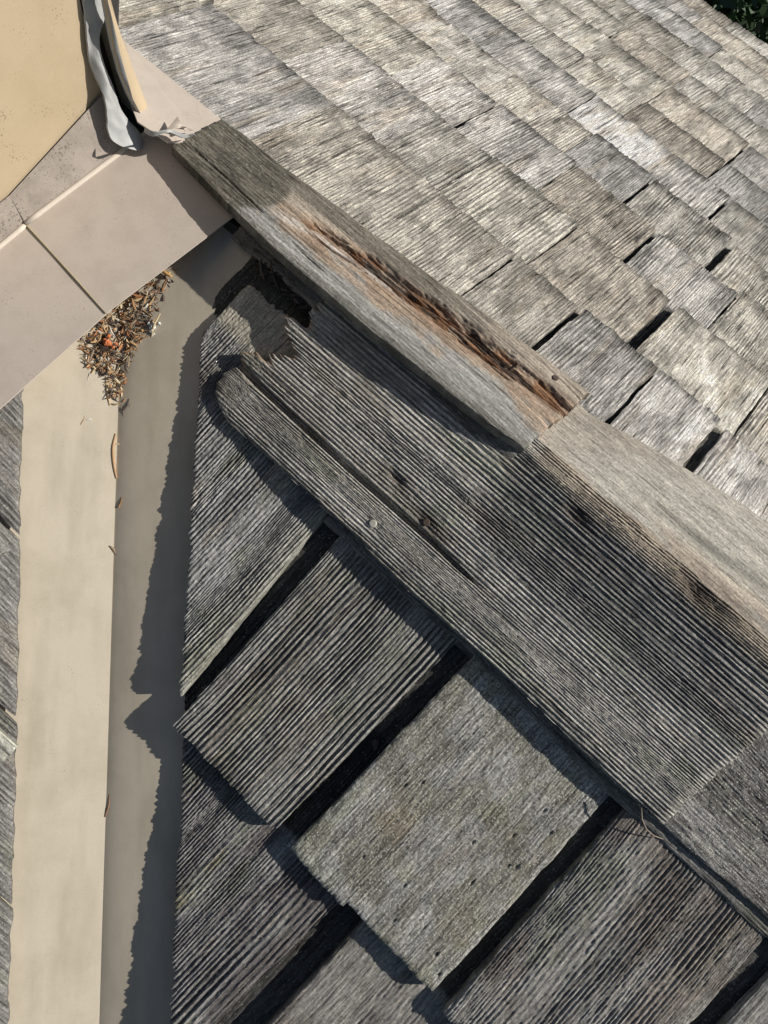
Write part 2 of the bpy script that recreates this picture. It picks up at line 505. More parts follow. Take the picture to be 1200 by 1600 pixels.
def tube(path, radii, sides=6):
    P = np.asarray(path, float); n = len(P)
    v = []; f = []
    for i in range(n):
        d = P[min(i + 1, n - 1)] - P[max(i - 1, 0)]; d /= np.linalg.norm(d)
        a = np.cross(d, [0.31, 0.2, 0.93]); a /= np.linalg.norm(a); b = np.cross(d, a)
        for k in range(sides):
            t = 2 * math.pi * k / sides
            v.append(P[i] + radii[i] * (math.cos(t) * a + math.sin(t) * b))
    for i in range(n - 1):
        for k in range(sides):
            l = (k + 1) % sides
            f.append([i * sides + k, i * sides + l, (i + 1) * sides + l, (i + 1) * sides + k])
    f.append(list(range(sides))[::-1]); f.append([(n - 1) * sides + k for k in range(sides)])
    return v, f

def nail(pos, nrm, parent, material, head=0.0038, proud=0.0, name="nail", lean=None):
    d = np.asarray(nrm if lean is None else lean, float); d = d / np.linalg.norm(d)
    top = np.asarray(pos, float) + d * proud
    path = [top - d * 0.014, top - d * 0.0012, top - d * 0.0011, top - d * 0.0001, top + d * 0.0003]
    v, f = tube(path, [0.0013, 0.0014, head, head, head * 0.75], 14)
    o = link(name, mesh_from(name, v, f), material)
    return place(o, parent)

# ================================================================ setting: ground
gm = mesh_from("ground", [(-150, -150, -3.4), (150, -150, -3.4), (150, 150, -3.4), (-150, 150, -3.4)], [[0, 1, 2, 3]])
ground = link("ground", gm, M_GRASS); ground["kind"] = "structure"

# ================================================================ far slope (sunlit)
slopeA = thing("roof_slope", "sunlit slope of pale silvery cedar shingles falling away beyond the ridge", "roof")
sheet("deck", [at(FA, -1.45, -0.02, -0.030), at(FA, 0.95, -0.02, -0.030), at(FA, 0.95, 1.30, -0.030), at(FA, -1.45, 1.30, -0.030)],
      NA, 0.02, M_DECK, slopeA)

rowsA = [0.209, 0.338, 0.452, 0.548, 0.650, 0.746, 0.850, 0.955, 1.060, 1.160, 1.245, 1.318]
# joints read from the photograph: (u, gap width) at each course
knownA = {
    0: [(-0.585, .004), (-0.371, .0025), (-0.087, .0035), (0.006, .008), (0.112, .0025), (0.200, .012), (0.345, .004)],
    1: [(-0.760, .003), (-0.590, .003), (-0.470, .0015), (-0.300, .002), (-0.214, .0025), (-0.075, .002), (0.072, .013), (0.215, .003), (0.40, .004)],
    2: [(-0.700, .004), (-0.560, .004), (-0.400, .003), (-0.287, .007), (-0.150, .0015), (-0.010, .007), (0.120, .003), (0.218, .009), (0.37, .003)],
    3: [(-0.640, .004), (-0.480, .003), (-0.322, .003), (-0.178, .002), (-0.072, .006), (0.068, .011), (0.20, .003), (0.31, .004)],
    4: [(-0.560, .005), (-0.383, .003), (-0.235, .003), (-0.09, .0015), (0.018, .006), (0.15, .003), (0.29, .004)],
    5: [(-0.62, .004), (-0.45, .005), (-0.31, .003), (-0.19, .003), (-0.03, .004), (0.09, .005), (0.22, .003)],
}
rng = random.Random(7)
TONES = [(1.0, 0.955, 0.86), (1.0, 0.935, 0.82), (0.985, 0.955, 0.91), (1.0, 0.91, 0.78), (0.99, 0.95, 0.89), (1.0, 0.95, 0.83)]
def covA(v): return lambda g: 1 - sm(g, v - 0.003, v + 0.002)
kA = 0
for r, vb in enumerate(rowsA):
    js = list(knownA.get(r, []))
    lo = js[0][0] if js else -0.50 + rng.uniform(-.05, .05)
    if not js: js = [(lo, .003)]
    u = js[-1][0]
    while u < 0.90:
        u += rng.uniform(0.08, 0.19)
        js.append((u, rng.choice([.0008, .0010, .0012, .0015, .002, .006])))
    u = js[0][0]
    while u > -1.35:
        u -= rng.uniform(0.10, 0.19)
        js.insert(0, (u, rng.choice([.002, .003, .004, .006])))
    expo = vb - (rowsA[r - 1] if r else 0.085)
    for (ua, wa), (ub, wb) in zip(js[:-1], js[1:]):
        if ub - ua < 0.03: continue
        kA += 1
        sd = 1000 + kA * 13
        near = r < 4 and ub > -0.75 and ua < 0.35
        x0 = ua + wa / 2; x1 = ub - wb / 2
        # stop short of the chimney base
        head = vb - expo - (0.10 if r else 0.075)
        dv = rng.uniform(-0.006, 0.006)
        sk = rng.uniform(-0.003, 0.003); sk2 = rng.uniform(-0.003, 0.003)
        tone = rng.choice([0.62, 0.72, 0.80, 0.54, 0.68, 0.76])
        if r == 4 and -0.1 > ua > -0.26: tone = 0.95
        tint = rng.choice(TONES)
        lift = rng.uniform(-0.001, 0.0015)
        curl = rng.uniform(0, 0.0012)
        wt = (lambda vb_, ex, lf, x0_, x1_, cu: (lambda c, g: lf - 0.0105 * (vb_ - g) / max(ex, 0.1) + cu * (2 * (c - x0_) / (x1_ - x0_) - 1) ** 2))(vb, expo, lift, x0, x1, curl)
        def colour(cr_, c, g, n, h, vb_=vb, s=sd):
            d = sm(g, vb_ - 0.040, vb_) * sm(fbm(c / 0.02, g / 0.015, s + 31, 3), 0.30, 0.65)
            m = sm(fbm(c / 0.022, g / 0.022, s + 33, 5), 0.50, 0.60)
            e = sm(g, vb_ - 0.014, vb_ - 0.002) * sm(fbm(c / 0.012, g / 0.02, s + 35, 2), 0.22, 0.5)
            k = (1 - 0.50 * d) * (1 - 0.32 * m) * (1 - 0.55 * e)
            return cr_ * k[..., None]
        flat = rng.random() < 0.45
        board("shingle", FA, line(vb, x0, vb - 0.2, x0 + sk), line(vb, x1, vb - 0.2, x1 + sk2),
              const(head), const(vb + dv), wt, 0.0085,
              0.0009 if near else (0.0013 if r < 6 else 0.0020), 0.005 if near else 0.011, sd, M_FAR, slopeA,
              spacing=rng.uniform(0.0028, 0.0040) * (1 if near else 1.25), depth=(0.0013 if flat else 0.0024), grit=0.00030, sharp=0.65, wear=0.55 if flat else 0.38, cover=covA(vb - expo if r else 0.02), greenish=0.0, tone=tone, tint=tint,
              colour=colour, contrast=0.62 if flat else 0.80, rag=0.0017, side=0.0011, edge=0.0007, warp=0.003, lean=rng.uniform(-0.03, 0.03))

# ================================================================ near slope (raking light)
slopeB = thing("roof_slope", "dark near slope of deeply grooved grey shingles with wide gaps, below the split ridge board", "roof",
               at(FB, 0.35, -0.6, -0.03))
WB = -0.025            # level of the valley metal over the near slope's plane
sheet("deck", [at(FB, -0.56, -0.03, -0.034), at(FB, -0.46, -0.03, -0.034), at(FB, 0.95, -0.03, -0.034), at(FB, 0.95, -1.25, -0.034), at(FB, 0.62, -1.25, -0.034)],
      NB, 0.02, M_DECK, slopeB)
BCUT = poly([(-0.60, 0.29), (-0.239, -0.139), (-0.137, -0.251), (-0.004, -0.399), (0.191, -0.611), (0.70, -1.165)])   # v of the trimmed edge at u
def covB(v): return lambda g: sm(g, v - 0.002, v + 0.003)
def wB(vb, expo, lift=0.0, rise=0.0135):
    return lambda c, g: lift - rise * (g - vb) / expo

def stain(seed, darkc=(0.30, 0.27, 0.25), lo=0.5, hi=0.7, amt=0.5):
    def fn(cr_, c, g, n, h):
        m = (sm(fbm(c / 0.03, g / 0.06, seed, 3), lo, hi) * amt)[..., None]
        lum = cr_.mean(-1, keepdims=True)
        return cr_ * (1 - m) + lum * np.array(darkc) * 2.0 * m
    return fn

def col_b1(cr_, c, g, n, h):
    # the head was covered until the cap broke away: smoother, paler; brown patch below
    hd = sm(g, -0.125, -0.108)[..., None]
    cr_ = cr_ * (1 - hd) + hd * np.array([0.40, 0.375, 0.31]) * (0.7 + 0.6 * fbm(c / 0.01, g / 0.02, 77, 3))[..., None]
    b = (np.exp(-((c + 0.195) / 0.028) ** 2 - ((g + 0.165) / 0.022) ** 2) * 0.75)[..., None]
    cr_ = cr_ * (1 - b) + b * np.array([0.11, 0.085, 0.07])
    w = sm(c + (g + 0.3) * 0.02, -0.05, -0.012)[..., None] * 0.45   # paler right edge
    return cr_ * (1 - w) + w * np.array([0.33, 0.32, 0.24])

board("shingle", FB, const(-0.242), line(-0.399, -0.004, -0.187, -0.021), const(-0.066),
      lambda c: np.maximum(BCUT(c), -0.4045), wB(-0.405, 0.25, 0.001, 0.0135), 0.012, 0.0006, 0.003, 11, M_NEAR, slopeB,
      spacing=0.0031, depth=0.0032, grit=0.0004, wear=0.6, tone=0.37, tint=(1, 0.99, 0.95), relief=lambda c, g: 1 - 0.85 * sm(g, -0.128, -0.105), colour=col_b1, rag=0.0016, warp=0.004, contrast=0.7)
board("shingle", FB, line(-0.421, 0.010, -0.187, 0.002), line(-0.421, 0.144, -0.18, 0.148), const(-0.12),
      lambda c: -0.4205 + 0.012 * (c - 0.08), wB(-0.421, 0.243, 0.0015), 0.013, 0.0006, 0.003, 23, M_NEAR, slopeB,
      spacing=0.0040, depth=0.0034, sharp=1.2, grit=0.0003, wear=0.45, tone=0.36, tint=(1, 0.98, 0.9), rag=0.0012, warp=0.0025, contrast=0.75,
      colour=stain(5, (0.42, 0.38, 0.31), 0.5, 0.75, 0.5))
def col_b3(cr_, c, g, n, h):
    m = (sm(fbm(c / 0.025, g / 0.03, 301, 4), 0.48, 0.66) * 0.5)[..., None]
    cr_ = cr_ * (1 - m) + m * np.array([0.20, 0.185, 0.125])
    p = (np.exp(-((c - 0.215) / 0.020) ** 2 - ((g + 0.335) / 0.022) ** 2) * 0.4)[..., None]
    return cr_ * (1 - p) + p * np.array([0.24, 0.17, 0.09])
def pits(c, g, n):
    out = 0 * c
    for x, y in [(633, 1228), (660, 1224), (795, 1355), (808, 1357), (740, 1317), (632, 1383), (568, 1338), (852, 1270), (803, 1308), (738, 1380), (686, 1520), (683, 1488), (617, 1436), (862, 1305)]:
        u, v = onB(x, y, -0.004)
        out = out - 0.0024 * np.exp(-(((c - u) / 0.0010) ** 2 + ((g - v) / 0.0021) ** 2) ** 2)
    return out + 0.0003 * (2 * fbm(c / 0.0022, g / 0.0028, 88, 3) - 1)
board("shingle", FB, line(-0.42, 0.165, -0.18, 0.1675), line(-0.419, 0.335, -0.18, 0.3335), const(-0.12),
      lambda c: -0.4195 + 0.0025 * np.sign(c - 0.232) , wB(-0.42, 0.242, 0.0005), 0.014, 0.0008, 0.0016, 31, M_LICHEN, slopeB, cover=covB(-0.165),
      spacing=0.0026, depth=0.0007, grit=0.0003, wear=0.5, tone=0.36, tint=(1, 0.985, 0.92), colour=col_b3, extra=pits, rag=0.0008, edge=0.0016, contrast=0.25)
board("shingle", FB, line(-0.42, 0.353, -0.18, 0.350), line(-0.42, 0.502, -0.18, 0.500), const(-0.12),
      const(-0.421), wB(-0.42, 0.242), 0.013, 0.0007, 0.0022, 43, M_NEAR, slopeB,
      spacing=0.0031, depth=0.0024, grit=0.0003, wear=0.5, tone=0.34, tint=(1, 0.97, 0.9), rag=0.0018, warp=0.004, lean=0.05, contrast=0.65,
      colour=stain(9, (0.34, 0.26, 0.21), 0.45, 0.7, 0.5), extra=lambda c, g, n: 0.0002 * (2 * fbm(c / 0.003, g / 0.006, 90, 3) - 1))
for x0, x1, sd, sp in ((0.521, 0.668, 57, .005), (0.684, 0.845, 59, .004)):
    board("shingle", FB, const(x0), const(x1), const(-0.12), const(-0.42), wB(-0.42, 0.242), 0.013, 0.0014, 0.005, sd, M_NEAR, slopeB,
          spacing=sp * 0.75, depth=0.0022, grit=0.0005, tone=0.45, rag=0.0016, contrast=0.5)
# second course
def col_c1(cr_, c, g, n, h):
    m = (sm(fbm(c / 0.02, g / 0.06, 41, 3), 0.42, 0.62) * 0.6)[..., None]
    cr_ = cr_ * (1 - m) + m * np.array([0.105, 0.09, 0.088])
    y = (np.exp(-((c - 0.125) / 0.004) ** 2) * sm(fbm(c / 0.01, g / 0.03, 43), 0.4, 0.6) * 0.5)[..., None]
    return cr_ * (1 - y) + y * np.array([0.36, 0.32, 0.17])
board("shingle", FB, const(-0.045), line(-0.58, 0.219, -0.42, 0.231), const(-0.29),
      lambda c: np.maximum(BCUT(c), -0.66), wB(-0.66, 0.24, 0.001), 0.012, 0.0006, 0.003, 67, M_NEAR, slopeB, cover=covB(-0.416),
      spacing=0.0036, depth=0.0031, sharp=1.1, grit=0.0004, wear=0.55, tone=0.32, tint=(1, 0.97, 0.94), colour=col_c1, rag=0.0014, warp=0.0028, contrast=0.75)
k = 0
for x0, x1, dep in ((0.256, 0.398, 0.0014), (0.414, 0.560, 0.0022), (0.574, 0.70, 0.0016), (0.715, 0.86, 0.0018)):
    k += 1
    board("shingle", FB, const(x0), const(x1), const(-0.32), const(-0.66 + 0.004 * (k % 2)), wB(-0.66, 0.24), 0.012,
          0.0010 if k < 3 else 0.0016, 0.004, 80 + k * 3, M_NEAR, slopeB, cover=covB(-0.416), spacing=0.0032 + 0.0003 * k, depth=dep, grit=0.0006, wear=0.6,
          tone=0.34, tint=(1, 0.95, 0.87), rag=0.0016, contrast=0.45, colour=stain(91 + k, (0.32, 0.25, 0.2), 0.45, 0.7, 0.5))
for rw, vb in ((2, -0.90), (3, -1.14)):
    x = 0.15 if rw == 2 else 0.40
    left = True
    while x < 0.86:
        x1 = x + rng.uniform(0.12, 0.17); k += 1
        board("shingle", FB, const(x), const(x1), const(vb + 0.47), (lambda vb_: (lambda c: np.maximum(BCUT(c), vb_)))(vb), wB(vb, 0.24), 0.012,
              0.0016, 0.006, 120 + k * 3, M_NEAR, slopeB, cover=covB(vb + 0.243), spacing=0.0040, depth=0.0022, grit=0.0005, tone=0.42, rag=0.0016, contrast=0.5)
        x = x1 + rng.uniform(0.010, 0.020)
# hidden course under the first one, its near-black tone painting shade into the gaps
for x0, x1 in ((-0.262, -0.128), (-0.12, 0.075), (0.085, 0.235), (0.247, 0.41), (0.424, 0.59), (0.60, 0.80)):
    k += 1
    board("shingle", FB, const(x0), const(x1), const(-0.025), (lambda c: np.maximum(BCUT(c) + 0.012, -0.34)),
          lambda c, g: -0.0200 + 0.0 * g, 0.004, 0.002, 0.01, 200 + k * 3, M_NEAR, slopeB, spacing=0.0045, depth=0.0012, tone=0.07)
nail(at(FB, *onB(585, 1163, -0.012), -0.0185), NB, slopeB, M_RUST, 0.0034, 0.0015)

# ================================================================ third slope, left of the valley
slopeC = thing("roof_slope", "narrow strip of rough grey shingles left of the beige valley metal", "roof", at(FC, -0.3, -0.3, 0))
sheet("deck", [at(FC, 0.40, -0.55, -0.006), at(FC, 0.40, -0.44, -0.006), at(FC, -0.95, 0.98, -0.006), at(FC, -0.95, -0.55, -0.006)],
      NC, 0.02, M_DECK, slopeC)
ccut = lambda y: -y / CO - np.interp(y, [-0.9, -0.30, 0.01, 0.5], [0.109, 0.112, 0.125, 0.13])
y = 0.03; k = 0
while y > -0.92:
    y1 = y - rng.uniform(0.10, 0.15); k += 1
    board("shingle", FC, const(y1 + 0.002), const(y - 0.002), (lambda c: ccut(c) - 0.26), ccut,
          lambda c, g: 0.020 + 0.0 * g, 0.009, 0.0010 if k < 8 else 0.002, 0.004, 400 + 7 * k, M_NEAR, slopeC,
          spacing=0.0038, depth=0.0032, wear=0.4, tone=0.25, tint=(1, 0.97, 0.92), rag=0.0014, contrast=0.55, grit=0.0005)
    y = y1
for rw in range(1, 3):
    y = -0.07 - 0.02 * rw
    while y > -0.92:
        y1 = y - rng.uniform(0.10, 0.15); k += 1
        yc = (y + y1) / 2
        gb = float(ccut(yc)) - 0.07 - 0.15 * (rw - 1)
        board("shingle", FC, const(y1 + 0.002), const(y - 0.002), const(max(gb - 0.2, -0.55)), (lambda g_: const(g_))(gb),
              (lambda r_: (lambda c, g: 0.0305 + 0.009 * (r_ - 1) + 0.0 * g))(rw), 0.009, 0.003, 0.012, 500 + 7 * k, M_NEAR, slopeC,
              spacing=0.0050, depth=0.002, tone=0.36, rag=0.0014, contrast=0.5) if gb - 0.1 > -0.5 else None
        y = y1

# ================================================================ valley flashing
valley = thing("valley_flashing", "beige painted metal valley flashing with a folded centre, half in jagged shadow", "flashing", V0)
def valley_panel(side):
    rows = []
    ks = np.linspace(-0.262, 0.80, 56)
    ds = np.concatenate([np.linspace(0, 0.03, 9), np.linspace(0.036, 0.185, 18)])
    # near-slope side: across direction in the plane, perpendicular to the valley
    vdir = VD / np.linalg.norm(VD)
    nn = NB if side == 'B' else NC
    ac = np.cross(nn, vdir)
    if (ac[1] < 0) == (side == 'B'): ac = -ac
    for kk in ks:
        r = []
        for d in ds:
            b = V0 + VD * kk
            if side == 'B':               # trimmed to run under the shingles and stop short of the ridge
                lim = min(float(np.interp(kk, [-0.12, -0.06], [0.185, 0.104])), max(0.01, (-0.012 - b[1]) / ac[1]))
                d = d * lim / 0.185
            p = b + ac * d
            if side == 'B':
                w = 0.0030 * (1 - math.exp(-d / 0.013)) - (0.004 * max(0.0, (d - 0.07) / 0.034) ** 2 if kk > -0.07 else 0.0) + 0.0008 * math.sin(kk * 9 + d * 20)
            else:
                w = 0.0 + 0.0010 * math.sin(kk * 7 + 1 + d * 14)
                if d > 0.088: w += 0.0012 * math.sin((d - 0.088) * 60) if d < 0.14 else 0
            bl = math.exp(-d / 0.01)
            r.append(p + (nn * (1 - bl) + (NB + NC) * 0.5 * bl) * w)
        rows.append(r)
    return surf("panel", rows, -nn * 0.0012, M_VALLEY, valley)
valley_panel('B'); valley_panel('C')

# ================================================================ chimney chase, apron and side flashing
pR = hit(355, 345, NB, -0.006); pL = hit(0, 635, NC, OC + 0.031); pF = hit(190, 235, NB, 0.000)
NP = np.cross(pR - pL, pF - pL); NP /= np.linalg.norm(NP)
if NP[2] < 0: NP = -NP
OP = float(NP @ pR)
def onP(x, y, off=0.0): return hit(x, y, NP, OP + off)
apron = thing("apron_flashing", "taupe painted metal apron folded against the tan chimney wall, end tucked under ridge board", "flashing", onP(165, 490))
FOLD_R = onP(236, 203); FOLD_S = onP(40, 350); FOLD_0 = onP(0, 383); FOLD_L = FOLD_0 + (FOLD_0 - FOLD_S) * 2.2
BOT_0 = onP(0, 636); BOT_L = BOT_0 + (FOLD_L - FOLD_0) * 0.98
sheet("sheet", [FOLD_R, onP(392, 296), onP(368, 336), onP(166, 489), FOLD_S], NP, 0.0014, M_APRON, apron)
d = -NP * 0.0016
sheet("sheet", [FOLD_S + d + (FOLD_R - FOLD_S) * 0.06, onP(174, 483) + d, onP(165, 489) + d, BOT_0 + d, BOT_L + d, FOLD_L + d], NP, 0.0014, M_APRON, apron)
# seam of old sealant along the lap
sv, sf = tube([FOLD_S - NP * .0006, onP(80, 394) - NP * .0006, onP(120, 438) - NP * .0004, onP(165, 489) - NP * .0006], [0.0012, 0.0008, 0.0010, 0.0007], 6)
place(link("sealant_bead", mesh_from("sealant_bead", sv, sf), M_SEAL), apron)

XW = float(FOLD_0[0]) - 0.022
def onX(x, y, xx): return hit(x, y, X3, xx)
TOP0 = onX(0, 318, XW); TOPR = onX(160, 146, XW + 0.004)
TOP_L = TOP0 + (FOLD_L - FOLD_0)
TOPS = onX(15, 305, XW)
CR = onX(194, 196, XW + 0.010)
# upstand: rounded bend from the apron to the wall
def upstand(a0, a1, b0, b1, nm="upstand"):
    rows = []
    for t in np.linspace(0, 1, 9):
        lo = a0 + (a1 - a0) * t; hi = b0 + (b1 - b0) * t
        r = []
        for s in np.linspace(0, 1, 9):
            p = lo + (hi - lo) * s
            bulge = 0.0022 * math.exp(-s / 0.10)
            r.append(p + NP * bulge * (1 if s > 0 else 0.4) + X3 * 0.0)
        rows.append(r)
    n = np.cross(a1 - a0, b0 - a0); n /= np.linalg.norm(n)
    if n[2] < 0: n = -n
    return surf(nm, rows, -n * 0.0014, M_UPST, apron)
upstand(FOLD_S, onP(200, 229), TOPS, onX(161, 146, XW + 0.002))
upstand(FOLD_L - NP * .0016, FOLD_S - NP * .0016, TOP_L, TOPS)

for pts_ in ([FOLD_S, FOLD_R], [FOLD_L - NP * .0016, FOLD_S - NP * .0016]):  # pale tube laid along the fold as a painted highlight
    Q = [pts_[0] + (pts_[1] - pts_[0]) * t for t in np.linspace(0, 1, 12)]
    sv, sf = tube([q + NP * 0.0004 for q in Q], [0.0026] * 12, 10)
    place(link("bend", mesh_from("bend", sv, sf, True), M_BEND_HIGHLIGHT), apron)
chase = thing("chimney_chase", "tan speckled chimney wall rising behind the taupe apron flashing", "chimney", onX(100, 250, XW))
UPV = 0.55
corner = onX(158, 140, XW + 0.002); ctop = onX(126, -6, XW + 0.002)
cdir = (ctop - corner) / np.linalg.norm(ctop - corner)
wl = TOP_L + X3 * -0.0006; wr = corner.copy()
XO = np.array([-0.003, 0, 0])
sheet("wall", [wl + XO - Z3 * 0.03, wr + XO - Z3 * 0.03, wr + XO, ctop + XO, ctop + XO + cdir * 0.35, wl + XO + Z3 * 0.6], X3, 0.003, M_WALL, chase)
# near-black sheet painting the shade of the hollow behind the torn corner
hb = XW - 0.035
sheet("cavity_shade_sheet", [onX(110, -40, hb), onX(168, -40, hb), onX(180, 40, hb), onX(208, 110, hb), onX(236, 180, hb), onX(262, 232, hb), onX(205, 240, hb), onX(160, 170, hb), onX(130, 60, hb)], X3, 0.004, M_CAVITY_SHADE, chase)
# corner trim: narrow tan return flaring out to the right of the hollow
def ptsX(L): return [onX(x, y, XW + o) for x, y, o in L]
trim_in = ptsX([(163, -30, .020), (165, 0, .020), (171, 34, .021), (180, 80, .022), (190, 118, .024), (203, 152, .026), (224, 190, .028)])
trim_out = ptsX([(164, -30, .016), (168, 0, .016), (182, 34, .016), (197, 76, .017), (212, 118, .018), (226, 154, .020), (244, 200, .023)])
rows = []
for a, b in zip(trim_in, trim_out):
    rows.append([a + (b - a) * s + X3 * 0.003 * math.sin(math.pi * s) for s in np.linspace(0, 1, 6)])
surf("corner_trim", rows, np.array([-0.0015, -0.0006, 0]), M_WALL, chase)
# thin peeled lip along the trim's inner edge
rows = []
for i, (a, b) in enumerate(zip(trim_in, trim_out)):
    e = a + (b - a) * (0.06 + 0.16 * (i in (2, 3, 4)))
    rows.append([a - X3 * 0.006, a, e + X3 * 0.003])
surf("peeled_lip", rows, np.array([-0.0008, 0, 0.0004]), M_LEAD, chase)

yc = float(trim_out[-1][1]) + 0.004
sheet("wall", [np.array([XW - 0.006, yc, -0.06]), np.array([XW - 0.5, yc, -0.06]), np.array([XW - 0.5, yc, 0.55]), np.array([XW - 0.006, yc, 0.55])], Y3, 0.004, M_WALL, chase)
# torn grey strip of lead hanging at the corner
strip = thing("torn_lead_strip", "torn light grey lead strip hanging from the open chimney corner", "flashing", onX(190, 225, XW + 0.02))
sl_ = [(128, -8), (131, 20), (134, 55), (140, 88), (149, 118), (159, 142), (164, 165), (168, 195), (175, 218), (190, 229)]
sr_ = [(163, -8), (163, 20), (156, 50), (158, 80), (169, 112), (178, 138), (186, 165), (201, 188), (218, 206), (229, 232)]
rows = []
for i, ((a, b), (c_, d_)) in enumerate(zip(sl_, sr_)):
    o0 = 0.0015 + 0.036 * (i / 9.0) ** 2.2
    A_ = onX(a, b, XW + o0); B_ = onX(c_, d_, XW + o0 + 0.002)
    r = []
    for s in np.linspace(0, 1, 9):
        q = A_ + (B_ - A_) * s
        bow = 0.0035 * math.sin(math.pi * s) + 0.0015 * math.sin(i * 1.3 + s * 6)
        r.append(q + X3 * bow)
    rows.append(r)
rows = np.array(rows)
# smooth along the length
fine = []
for t in np.linspace(0, len(rows) - 1, 46):
    i = min(int(t), len(rows) - 2); f_ = t - i
    p0 = rows[max(i - 1, 0)]; p1 = rows[i]; p2 = rows[i + 1]; p3 = rows[min(i + 2, len(rows) - 1)]
    fine.append(0.5 * ((2 * p1) + (-p0 + p2) * f_ + (2 * p0 - 5 * p1 + 4 * p2 - p3) * f_ ** 2 + (-p0 + 3 * p1 - 3 * p2 + p3) * f_ ** 3))
fine = np.array(fine)
fine += (0.0022 * (2 * fbm(np.arange(46)[:, None] / 4.0, np.arange(9)[None, :] / 2.2, 3, 3) - 1))[..., None] * X3
place(surf("strip", fine, np.array([-0.0018, -0.0005, 0]), M_LEAD, None), strip)

# flashing on the far side of the ridge
side = thing("side_flashing", "small triangle of pinkish taupe flashing between chimney corner and the pale shingles", "flashing", at(FA, *onA(290, 160, 0.012), 0.012))
def onAp(x, y, o): return hit(x, y, NA, o)
sheet("sheet", [onAp(178, 48, .008), onAp(197, 66, .008), onAp(349, 189, -.001), onAp(318, 222, -.003), onAp(262, 222, .000), onAp(215, 190, .004), onAp(165, 60, .008)], NA, 0.0014, M_APRON, side)
# bent torn flap
g = []
for s in np.linspace(0, 1, 7):
    g.append([onAp(258 + 46 * s, 205 - 6 * s, .009) + NA * 0.002 * math.sin(s * 5), onAp(268 + 30 * s, 193 + 8 * s, .011 + .004 * math.sin(3 * s)), onAp(277 + 12 * s, 182 + 22 * s, .013)])
surf("torn_flap", g, -NA * 0.001, M_APRON, side)
g = []
for s in np.linspace(0, 1, 13):
    x = 226 + 76 * s; yy = 199 + 18 * s - 10 * s * s + 3 * math.sin(s * 9)
    g.append([onAp(x, yy, .014 + .004 * math.sin(7 * s)), onAp(x - 1 + 3 * s, yy + 6 - 2 * s + 2 * math.sin(11 * s), .011)])
surf("torn_edge", g, -NA * 0.0008, M_LEAD, side)

# ================================================================ ridge boards
# wide split board on the near side
WBT = 0.002
B1 = thing("ridge_cap_board", "wide split ridge board with deep straight grain and a broken jagged end", "board", at(FB, 0.1, -0.09, 0.0))
endp = [(335, 628), (329, 612), (333, 596), (342, 581), (358, 573), (372, 568), (367, 557), (378, 547), (386, 549), (411, 561), (424, 553), (436, 557), (446, 552), (466, 556),
        (452, 530), (441, 515), (446, 492), (460, 500), (478, 512), (481, 498), (477, 478), (492, 476), (500, 470)]
ev = [onB(x, y, WBT) for x, y in endp]
evs = sorted([(v, u) for u, v in ev])
end0 = lambda c: np.interp(c, [a for a, b in evs], [b for a, b in evs]) + 0.010 * (vn(c / 0.0022, 0 * c, 702) - 0.5) * sm(c, -0.145, -0.135)
rend = [onB(1075, 1251, WBT), onB(1205, 1141, WBT)]
(ur0, vr0), (ur1, vr1) = rend
end1 = lambda c: np.interp(c, [vr0, vr1, 0.05], [ur0, ur1, ur1 + (ur1 - ur0) / (vr1 - vr0) * (0.05 - vr1)])
crack = poly([onB(x, y, WBT) for x, y in [(370, 566), (400, 597), (470, 662), (540, 728), (610, 790), (680, 852), (722, 892), (800, 965)]])
crack_end = onB(725, 893, WBT)[0]
low = poly([onB(x, y, WBT) for x, y in [(330, 618), (350, 655), (395, 695), (440, 735), (500, 790), (560, 842), (640, 925), (730, 1002), (850, 1115), (960, 1225), (1010, 1262), (1090, 1340)]])
knots = [(620, 747, .0045, -.003), (665, 815, .006, -.0014), (905, 806, .006, -.003), (1108, 938, .010, -.004), (1090, 920, .006, -.002)]
knots = [(*onB(x, y, WBT), r, d) for x, y, r, d in knots]
def ex_B1(c, g, n):
    w = np.interp(g, [-0.24, -0.1, crack_end, crack_end + .02], [0.0060, 0.0048, 0.0028, 0.0])
    dd = np.abs(c - crack(g))
    out = -0.0125 * (1 - sm(dd, w * 0.55, w * 0.55 + 0.0013)) * sm(-g, -crack_end - 0.02, -crack_end)
    for u, v, r, d in knots:
        out = out + d * np.exp(-(((c - v) / r) ** 2 + ((g - u) / (r * 2.0)) ** 2) ** 1.5) * (0.6 + 0.8 * vn(c / 0.002, g / 0.004, 61))
    # rounded lower edge and bevelled upper edge
    out = out - 0.004 * sm(-c, -(low(g) + 0.012), -(low(g) - 0.0)) * 0 - 0.003 * sm(c, -0.012, 0.006)
    return out
